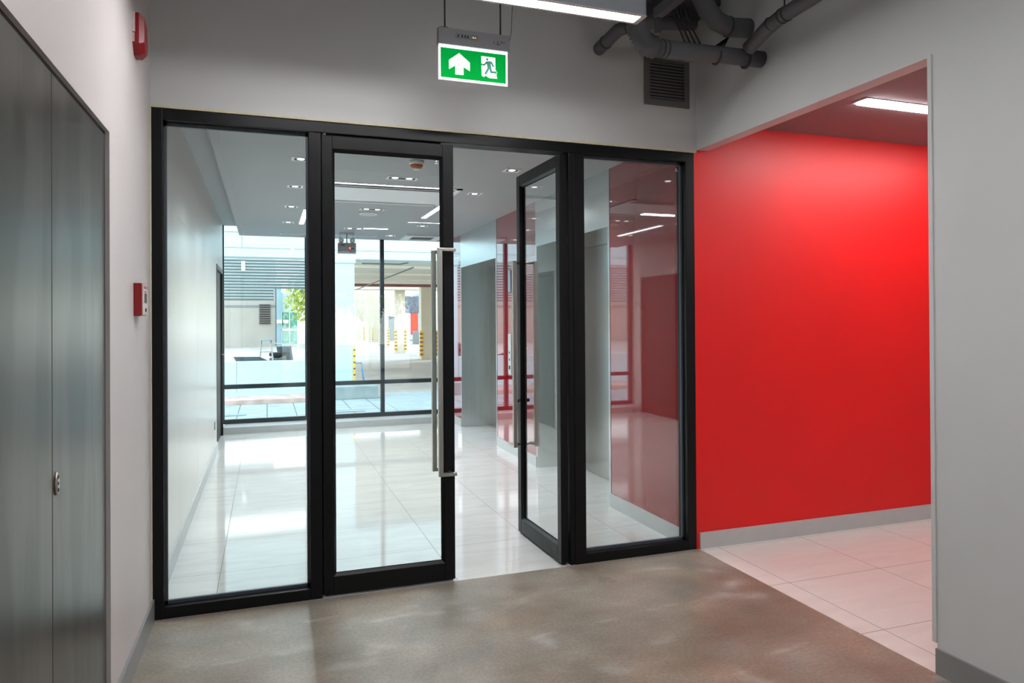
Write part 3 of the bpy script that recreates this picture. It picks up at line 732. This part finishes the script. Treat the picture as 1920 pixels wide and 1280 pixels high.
# twin head emergency light
ex, ey = 1.485, 5.50
t = thing('emergency_light', 'grey twin head emergency lamp hanging from the lobby ceiling by the window', 'emergency light', (ex, ey, 2.26))
part(MB().bbox(ex-.112, ex+.112, ey-.04, ey+.04, 2.258, 2.392, .006), 'battery_box', M['sign_body'], t)
part(MB().box(ex-.110, ex+.110, ey-.042, ey-.040, 2.29, 2.294), 'seam', M['ink'], t)
part(MB().box(ex+.025, ex+.045, ey-.044, ey-.040, 2.315, 2.335), 'status_lamp', M['led_red'], t)
part(MB().box(ex+.05, ex+.085, ey-.0435, ey-.040, 2.312, 2.325).box(ex+.025, ex+.08, ey-.0435, ey-.040, 2.275, 2.281).box(ex-.08, ex-.03, ey-.0435, ey-.040, 2.355, 2.367), 'printed_marks', M['ink'], t)
for s in (-1, 1):
    x = ex+s*.07
    h = part(MB().lathe([(.010, .05), (.030, .03), (.034, -.005), (.030, -.022)], (x, ey-.0, 2.425), 24, 'y'), 'lamp_head', M['alu'], t)
    part(MB().lathe([(.027, 0), (.018, -.006), (.004, -.008)], (x, ey-.022, 2.425), 24, 'y'), 'lens', M['white_metal'], t)
    part(MB().tube([(x, ey+.01, 2.385), (x, ey+.01, 2.41)], .006, 10), 'swivel', M['alu'], t)
part(MB().tube([(ex, ey, 2.39), (ex, ey, ZC)], .008, 10).box(ex-.09, ex+.09, ey-.012, ey+.012, ZC-.012, ZC).tube([(ex-.08, ey, 2.39), (ex-.08, ey, ZC)], .003, 8).tube([(ex+.08, ey, 2.39), (ex+.08, ey, ZC)], .003, 8), 'bracket', M['alu'], t)

# ================================================================== VENT GRILLE AND DUCTS
t = thing('vent_grille', 'square dark grey louvred vent in the wall above the right pane', 'air vent', (2.778, 0, 2.667))
X0, X1, Z0, Z1 = 2.625, 2.932, 2.667, 2.945; e = .036
b = MB().box(X0, X1, -.010, 0, Z0, Z0+e).box(X0, X1, -.010, 0, Z1-e*.5, Z1).box(X0, X0+e, -.010, 0, Z0+e, Z1-e*.5).box(X1-e, X1, -.010, 0, Z0+e, Z1-e*.5)
part(b, 'frame', M['grille'], t)
part(MB().box(X0+e, X1-e, -.002, -.0005, Z0+e, Z1-e*.5), 'backing', M['dark_metal'], t)
b = MB(); n = 12; H = (Z1-e*.5-Z0-e)
for k in range(n):
    z = Z0+e+(k+.5)*H/n
    b.box(X0+e, X1-e, -.013, -.002, z-.0025, z+.0025, rot=(radians(-38), 0, 0))
part(b, 'louvre_blades', M['bead_light'], t)

def arc(c, r, a0, a1, u, v, n=10):
    u, v = Vector(u), Vector(v)
    return [Vector(c) + u*cos(a0+(a1-a0)*k/n)*r + v*sin(a0+(a1-a0)*k/n)*r for k in range(n+1)]
# main round duct along the wall with a flexible elbow
t = thing('round_duct', 'grey round duct running across under the ceiling into the right wall', 'duct', (2.7, -.6, 2.75))
part(MB().tube([(2.345, -.6, 2.745), (2.99, -.6, 2.762)], .042, 28), 'duct_pipe', M['duct'], t)
for x in (2.375, 2.40, 2.70, 2.88): part(MB().tube([(x, -.6, 2.746), (x+.008, -.6, 2.7462)], .0445, 28), 'joint_band', M['duct_dark'], t)
path = arc((2.345, -.6, 2.845), .10, -pi/2, -pi*1.02, (1, 0, 0), (0, 0, 1), 22)
rr = [.056 if k % 2 else .044 for k in range(len(path))]
part(MB().tube(path, rr, 28), 'flexible_elbow', M['duct'], t)
part(MB().tube([(2.245, -.6, 2.84), (2.245, -.6, CZ)], .042, 24), 'riser', M['duct'], t)
# branch running along the right wall
t = thing('round_duct', 'grey round duct running along the right wall beneath the dark ceiling', 'duct', (2.85, -2, 2.85))
part(MB().tube([(2.86, -.655, 2.785), (2.862, -.80, 2.835), (2.862, -.90, 2.85), (2.862, -4.5, 2.92)], .036, 28), 'duct_pipe', M['duct'], t)
for y in (-.82, -.90, -.93): part(MB().tube([(2.862, y, 2.84 if y > -.85 else 2.85), (2.862, y-.008, 2.842 if y > -.85 else 2.85)], .0385, 28), 'joint_band', M['duct_dark'], t)
for y in (-.92, -2.6, -4.2):
    part(MB().tube([(2.862, y, 2.87), (2.862, y, CZ)], .004, 8), 'hanging_rod', M['rod'], t)
t = thing('round_duct', 'grey round duct dropping from the ceiling with an elbow above the long one', 'duct', (2.8, -.5, 3.0))
part(MB().tube([(2.56, -.50, CZ), (2.635, -.5, 3.17), (2.72, -.5, 3.03), (2.78, -.5, 2.975), (2.86, -.5, 2.955), (2.98, -.5, 2.965)], .050, 28), 'duct_pipe', M['duct'], t)
part(MB().tube([(2.845, -.5, 2.957), (2.853, -.5, 2.957)], .054, 28), 'joint_band', M['duct_dark'], t)
part(MB().tube([(2.655, -.5, 3.135), (2.66, -.5, 3.127)], .054, 28), 'joint_band', M['duct_dark'], t)
t = thing('round_duct', 'short grey duct elbow entering the wall left of the vent grille', 'duct', (2.35, -.1, 2.98))
part(MB().tube([(2.330, .01, 2.955), (2.332, -.10, 2.965), (2.35, -.20, 2.990), (2.40, -.25, 3.005), (2.50, -.26, 3.03), (2.80, -.26, 3.06)], .036, 24), 'duct_pipe', M['duct'], t)
part(MB().tube([(2.331, -.085, 2.963), (2.3312, -.093, 2.964)], .039, 24), 'joint_band', M['duct_dark'], t)
part(MB().tube([(2.375, -.233, 3.0), (2.381, -.238, 3.001)], .039, 24), 'joint_band', M['duct_dark'], t)
# cable channel
t = thing('cable_channel', 'grey metal cable channel hung beside the end of the pendant light', 'cable tray', (2.47, -2, 2.99))
part(MB().box(2.44, 2.485, -6.0, -.42, 2.98, 3.03), 'channel', M['duct'], t)
part(MB().box(2.45, 2.475, -.44, -.42, 2.90, 2.99), 'end_bracket', M['duct'], t)
for y in (-.7, -2.4, -4.2): part(MB().tube([(2.462, y, 3.03), (2.462, y, CZ)], .004, 8), 'hanging_rod', M['rod'], t)
# fan coil unit
t = thing('fan_unit', 'dark metal fan unit tucked above the round ducts by the corner', 'ventilation unit', (2.68, -.25, 3.07))
part(MB().bbox(2.50, 2.90, -.375, -.12, 3.13, 3.36, .01), 'casing', M['duct_dark'], t)
part(MB().lathe([(.085, -.015), (.085, .0), (.07, .03)], (2.66, -.375, 3.23), 28, 'y'), 'fan_inlet', M['duct_dark'], t)
for x in (2.53, 2.87): part(MB().tube([(x, -.3, 3.3), (x, -.3, CZ)], .004, 8), 'hanging_rod', M['rod'], t)
b = MB()
for k in range(4):
    y = -.41-k*.008
    b.tube([(2.50+k*.012, y, CZ), (2.52+k*.02, y, 3.2), (2.58+k*.02, y, 3.00), (2.64+k*.03, y, 2.88-k*.008), (2.80+k*.02, y, 2.86), (2.9, y, 2.93), (2.975, y, 3.0)], .005, 8)
tag(b.build('cable_bundle', M['ink']), 'loose dark cables looping down among the ducts', 'cable')

# ================================================================== OUTSIDE
struct(MB().box(-12, 20, 6.3, 10.0, -.2, 0), 'floor_paving', M['paving'])
struct(MB().box(-30, 40, 10.0, 70, -.2, -.0), 'floor_parking', M['park_floor'])
struct(MB().box(-12, 20, -40, -16.15, -.2, -.02), 'floor_yard', M['park_floor'])
struct(MB().box(-12, -.16, -16, 6.3, -.2, -.02), 'floor_yard_left', M['park_floor'])
# portico fascia with panel seams and its column
t = thing('portico_fascia', 'long pale blue clad beam of the portico above the lobby window view', 'canopy', (2, 10.2, 2.58))
part(MB().box(-5, 9, 10.0, 10.5, 2.585, 3.9), 'beam', M['fascia'], t)
part(MB().box(-5, 9, 9.994, 10.0, 2.74, 2.748).box(-5, 9, 9.994, 10.0, 3.02, 3.03).box(.10, .106, 9.994, 10.0, 2.748, 3.9).box(2.6, 2.606, 9.994, 10.0, 2.748, 3.9).box(5.1, 5.106, 9.994, 10.0, 2.748, 3.9), 'panel_seam', M['seam'], t)
t = thing('portico_column', 'pale blue square portico column with a striped corner guard', 'column', (1.93, 10.05, 0))
part(MB().bbox(1.735, 2.10, 9.96, 10.35, 0, 2.50, .01), 'shaft', M['fascia'], t)
part(MB().bbox(1.715, 2.12, 9.93, 10.37, 2.50, 2.585, .006), 'capital', M['fascia'], t)
g = part(MB().box(2.062, 2.106, 9.95, 9.99, .20, .92), 'corner_guard', M['yellow'], t)
b = MB()
for k in range(6): b.box(2.072, 2.108, 9.946, 9.992, .25+k*.118, .275+k*.118)
part(b, 'black_band', M['ink'], g)
# low planter wall with steps
t = thing('planter_wall', 'low pale blue wall beyond the window, left of the portico column', 'low wall', (-2, 10.1, 0))
part(MB().box(-6, 1.72, 10.0, 10.25, .10, .672), 'wall_body', M['fascia'], t)
part(MB().box(.0, .006, 9.995, 10.0, .10, .672).box(-2.2, -2.194, 9.995, 10.0, .10, .672), 'panel_seam', M['seam'], t)
t = thing('stone_step', 'worn pinkish stone steps at the foot of the low wall', 'step', (-2, 9.6, 0))
part(MB().bbox(-6, 1.5, 9.78, 10.0, 0, .115, .004), 'upper_step', M['fascia'], t)
part(MB().bbox(-6, 1.5, 9.05, 9.78, 0, .075, .006), 'lower_step', M['brick_step'], t)
tag(MB().bbox(1.60, 2.43, 9.2, 9.90, 0, .225, .01).build('concrete_block', M['wet_concrete']), 'weathered concrete block at the foot of the portico column', 'block')
tag(MB().bbox(-.45, .22, 7.55, 7.75, 0, .012, .003).build('drain_cover', M['wet_concrete']), 'grey drain cover in the paving just outside the window, at left', 'drain cover')
tag(MB().bbox(1.25, 1.95, 7.35, 7.65, 0, .012, .003).build('drain_cover', M['wet_concrete']), 'grey drain cover in the paving outside, below the concrete block', 'drain cover')
t = thing('grooved_ramp', 'pale grooved paving ramp outside the middle of the window', 'ramp', (4.7, 8.5, 0))
part(MB().box(2.45, 7, 7.0, 9.98, 0, .012), 'slab', M['ramp'], t)
for k in range(20): part(MB().box(2.46, 7, 7.08+k*.145, 7.095+k*.145, .011, .0135), 'groove', M['seam'], t)
t = thing('folding_stand', 'small blue folding stand beside the striped corner guard', 'stand', (2.3, 11.3, 0))
for s in (0, .14):
    part(MB().tube([(2.26, 11.2+s*2, 0), (2.22+s*.1, 11.34, .52)], .012, 8).tube([(2.46, 11.2+s*2, 0), (2.40, 11.34, .52)], .012, 8), 'leg_frame', M['blue_plastic'], t)
part(MB().tube([(2.22, 11.34, .52), (2.40, 11.34, .52)], .012, 8), 'top_bar', M['blue_plastic'], t)

# louvred screen
t = thing('louvre_screen', 'wide grey-green louvred screen hanging beyond the window at left', 'screen', (-.5, 14, 2.0))
b = MB(); n = 17
for k in range(n):
    z = 1.93 + k*(3.05-1.93)/(n-1)
    x1 = 1.70 if z > 2.16 else .68
    b.box(-5, x1, 14.0, 14.03, z-.028, z+.022)
part(b, 'slats', M['louvre'], t)
b = MB()
for k in range(n):
    z = 1.93 + k*(3.05-1.93)/(n-1)
    b.box(-5, 1.70 if z > 2.16 else .68, 13.985, 14.03, z+.024, z+.036)
part(b, 'bright_gap_strip', M['white_metal'], t)  # white strips stand in for bright light showing between the slats
for x in (-4.9, -2.2, .0): part(MB().box(x, x+.03, 14.03, 14.08, 1.9, 3.06), 'post', M['louvre'], t)
part(MB().box(-.03, .05, 13.95, 14.0, 2.60, 2.82), 'junction_box', M['white_metal'], t)
part(MB().box(-5, 1.72, 14.03, 14.12, 3.06, 3.2), 'top_rail', M['beige_grey'], t)
for x in (-4.9, 1.66): part(MB().box(x, x+.05, 14.1, 14.2, 0, 3.2) if x < 0 else MB().box(x, x+.05, 14.1, 14.2, 3.0, 3.9), 'support_post', M['louvre'], t)

# back wall of the yard and what stands before it
t = thing('rear_building', 'plain grey-beige building wall across the yard behind the louvred screen', 'building', (-8, 40, 0))
part(MB().box(-25, 1.04, 39, 42, 0, 5.5), 'wall', M['beige_grey'], t)
part(MB().box(-25, 1.05, 38.96, 39, 2.25, 2.36), 'string_course', M['grey_box'], t)
b = MB()
for k in range(9): b.box(.15, .75, 38.9, 39, 1.3+k*.13, 1.36+k*.13)
part(b, 'louvred_vent', M['ink'], t)
t = thing('entrance_building', 'far entrance with green tinted glass doors left of the bright trees', 'building', (1.8, 41, 0))
part(MB().box(1.07, 1.35, 38.8, 42, 0, 3.6), 'dark_pier', M['pale_blue'], t)
part(MB().box(1.35, 2.25, 39.1, 42, 1.95, 3.1), 'upper_glazing', M['fascia'], t)
for x in (1.38, 1.82): part(MB().box(x, x+.40, 39.05, 39.1, .1, 1.95), 'glass_door', M['green_glass'], t)
part(MB().box(1.35, 2.25, 39.0, 39.04, .9, 1.0).box(1.35, 1.38, 39.0, 39.1, 0, 1.95).box(1.785, 1.815, 39.0, 39.1, 0, 1.95).box(2.22, 2.25, 39.0, 39.1, 0, 1.95), 'door_frame', M['white_metal'], t)
for x, y in ((1.08, 38.72), (1.45, 38.93)): part(MB().box(x, x+.28, y, y+.05, 1.32, 1.52), 'notice_sheet', M['white_metal'], t)

# parking deck
t = thing('parking_canopy', 'beige soffit of the open parking deck beyond the window', 'canopy', (8, 18, 2.7))
part(MB().box(1.9, 30, 10.6, 22.0, 2.72, 2.95), 'slab', M['park_ceiling'], t)
part(MB().box(1.9, 30, 26.2, 27.2, 2.74, 3.2), 'far_beam', M['beige'], t)
for y in (13.2, 15.8, 18.6): part(MB().box(1.9, 30, y, y+.25, 2.66, 2.72), 'beam', M['park_ceiling'], t)
b = MB().tube([(2.0, 19.9, 2.595), (28, 19.9, 2.595)], .05, 12)
tag(b.build('sprinkler_pipe', M['pipe_red']), 'dull red pipe running straight across the far edge of the parking soffit', 'pipe')
tag(MB().tube([(3.48, 21.5, 2.50), (3.38, 10.7, 2.50)], .016, 10).build('ceiling_pipe', M['grey_box']), 'thin grey pipe running away diagonally under the parking soffit', 'pipe')
tag(MB().tube([(2.4, 11.2, 2.6), (3.2, 11.2, 2.6), (3.28, 10.75, 2.6)], .016, 10).build('ceiling_pipe', M['grey_box']), 'short bent grey pipe under the near edge of the parking soffit', 'pipe')
def pcol(x, y, w_, lab):
    t = thing('parking_column', lab, 'column', (x, y, 0), 'beige columns of the parking deck')
    part(MB().box(x-w_/2, x+w_/2, y, y+w_*.8, 0, 2.74), 'shaft', M['beige'], t)
    for s in (-1, 1):
        g = part(MB().box(x+s*w_/2-.05, x+s*w_/2+.05, y-.02, y+.06, .1, 1.05), 'corner_guard', M['yellow'], t)
        b = MB()
        for k in range(6): b.box(x+s*w_/2-.052, x+s*w_/2+.052, y-.024, y+.062, .15+k*.15, .21+k*.15)
        part(b, 'dark_band', M['pipe_red'], g)
pcol(6.04, 26.9, .42, 'beige parking column right of the window mullion')
pcol(6.14, 21.7, .55, 'wide beige parking column just behind the door handle')
pcol(6.30, 33.0, .42, 'slim beige parking column hidden partly behind the window mullion')
pcol(7.10, 45.0, .55, 'farthest beige parking column between the blue column and the mullion')
t = thing('store_building', 'far building with pale door and orange red panel behind the parking columns', 'building', (9, 47, 0))
part(MB().box(6.5, 9.0, 47, 49, 0, 3.4), 'wall', M['beige'], t)
part(MB().box(8.7, 9.4, 46.95, 47, 0, 1.75), 'blue_door', M['grey_box'], t)
part(MB().box(9.35, 9.5, 46.93, 47, 0, 1.85), 'door_trim', M['fascia'], t)
part(MB().box(9.9, 10.4, 46.95, 49, 0, 3.4), 'pale_panel', M['fascia'], t)
part(MB().box(10.4, 10.95, 46.94, 49, .4, 2.0), 'red_panel', M['panel_red'], t)
part(MB().box(10.0, 11.6, 46.90, 46.94, 2.0, 3.2), 'patterned_screen', M['screen_dark'], t)
part(MB().box(10.95, 11.8, 46.95, 49, 0, 3.4), 'grey_panel', M['pale_blue'], t)
tag(MB().bbox(9.0, 11.0, 38.6, 39.2, 0, .78, .02).build('low_wall', M['grey_box']), 'low grey wall before the orange red panel, behind the parking columns', 'low wall')

# stepladder and clutter behind the low wall
lx, ly = .51, 12.0
t = thing('step_ladder', 'aluminium step ladder standing behind the low wall', 'ladder', (lx, ly, 0))
for s in (-1, 1):
    part(MB().tube([(lx+s*.18, ly-.25, 0), (lx+s*.10, ly, 1.02)], .013, 8), 'rail', M['alu'], t)
    part(MB().tube([(lx+s*.17, ly+.35, 0), (lx+s*.09, ly, 1.0)], .010, 8), 'rear_leg', M['alu'], t)
for k in range(3):
    z = .26+k*.25; w_ = .18-.08*z
    part(MB().box(lx-w_, lx+w_, ly-.25*(1-z)-.03, ly-.25*(1-z)+.03, z, z+.02), 'tread', M['alu'], t)
part(MB().bbox(lx-.11, lx+.11, ly-.05, ly+.06, 1.0, 1.03, .004), 'top_cap', M['pale_blue'], t)
# scooter
sx, sy2 = .84, 12.95
t = thing('scooter', 'small dark scooter parked right of the step ladder behind the low wall', 'scooter', (sx, sy2, 0))
for x in (sx-.34, sx+.34):
    w_ = part(MB().lathe([(.10, -.04), (.21, -.045), (.23, 0), (.21, .045), (.10, .04)], (x, sy2, .23), 24, 'y'), 'wheel', M['rubber'], t)
    part(MB().lathe([(.03, -.05), (.11, -.03), (.11, .03), (.03, .05)], (x, sy2, .23), 16, 'y'), 'hub', M['alu'], w_)
part(MB().prism([(sx-.36, .42), (sx-.1, .38), (sx+.02, .30), (sx+.22, .30), (sx+.26, .42), (sx+.06, .40), (sx-.02, .66), (sx-.36, .60)], 'y', sy2-.11, sy2+.11), 'body', M['scooter_dark'], t)
part(MB().bbox(sx-.36, sx-.02, sy2-.12, sy2+.12, .64, .72, .02), 'seat', M['rubber'], t)
part(MB().prism([(sx+.20, .34), (sx+.30, .36), (sx+.14, .86), (sx+.04, .84)], 'y', sy2-.15, sy2+.15), 'front_shield', M['scooter_dark'], t)
part(MB().tube([(sx+.34, sy2, .24), (sx+.10, sy2, .88)], .02, 10).tube([(sx+.06, sy2-.26, .92), (sx+.10, sy2, .88), (sx+.06, sy2+.26, .92)], .014, 10), 'handlebar', M['alu'], t)
part(MB().lathe([(.03, -.03), (.055, 0), (.03, .03)], (sx+.16, sy2, .84), 20, 'x'), 'headlamp', M['white_metal'], t)
t.rotation_euler = (0, 0, radians(62))
# wheelbarrow
bx, by = .26, 11.2
t = thing('wheelbarrow', 'tipped dark wheelbarrow left of the step ladder behind the low wall', 'wheelbarrow', (bx, by, 0))
b = MB(); A = b.bm
lo = [A.verts.new(p) for p in ((bx-.16, by-.15, .42), (bx+.16, by-.15, .38), (bx+.16, by+.15, .38), (bx-.16, by+.15, .42))]
hi = [A.verts.new(p) for p in ((bx-.30, by-.26, .72), (bx+.26, by-.24, .60), (bx+.26, by+.24, .60), (bx-.30, by+.26, .72))]
A.faces.new(lo)
for i in range(4): A.faces.new((lo[i], lo[(i+1) % 4], hi[(i+1) % 4], hi[i]))
part(b, 'tray', M['scooter_dark'], t)
for s in (-1, 1): part(MB().tube([(bx-.34, by+s*.05, .18), (bx+.0, by+s*.16, .38), (bx+.45, by+s*.24, .55)], .014, 8).tube([(bx+.12, by+s*.2, .42), (bx+.18, by+s*.2, 0)], .012, 8), 'frame', M['alu'], t)
part(MB().lathe([(.04, -.03), (.16, -.035), (.18, 0), (.16, .035), (.04, .03)], (bx-.34, by, .18), 20, 'y'), 'wheel', M['rubber'], t)

t.rotation_euler = (0, 0, radians(68))

# trees
def tree(x, y, h, r, lab, leafm, n=700, zc=None, seed=1):
    rnd = random.Random(seed)
    t = thing('tree', lab, 'tree', (x, y, 0), 'trees around the yard')
    part(MB().tube([(x, y, 0), (x+.1, y, h*.3), (x-.05, y+.1, h*.6), (x, y, h*.85)], [.13, .10, .07, .03], 10)
         .tube([(x+.1, y, h*.3), (x+r*.5, y, h*.6)], [.06, .02], 8).tube([(x, y, h*.4), (x-r*.5, y+.2, h*.7)], [.06, .02], 8), 'trunk', M['bark'], t)
    b = MB(); A = b.bm; zc = zc or h*.62
    for k in range(n):
        d = Vector((rnd.gauss(0, 1), rnd.gauss(0, 1), rnd.gauss(0, 1))); d.normalize(); d *= r*(rnd.random()**.4)
        c = Vector((x, y, zc)) + Vector((d.x, d.y, d.z*h*.36/r))
        s = .10+rnd.random()*.10; R_ = Euler((rnd.random()*6, rnd.random()*6, rnd.random()*6)).to_matrix()
        vs = [A.verts.new(c + R_ @ Vector(q)*s) for q in ((-1, 0, 0), (0, -.5, .1), (1, 0, 0), (0, .5, .1))]
        A.faces.new(vs)
    o = part(b, 'foliage', leafm, t)
    return t
tree(3.1, 37.0, 4.6, 1.7, 'sunlit yellow-green tree beyond the window, left of the portico column', M['leaf'], 900, seed=3)
tree(3.6, 43.5, 5.2, 1.6, 'taller green tree behind the sunlit yellow-green one', M['leaf2'], 900, seed=4)
tree(1.6, -20.0, 4.6, 1.5, 'green tree outside the glazed end of the hall, at its left', M['leaf'], 1400, seed=5)
tree(4.2, -22.0, 5.2, 1.9, 'green tree outside the glazed end of the hall, at its right', M['leaf2'], 1500, seed=6)
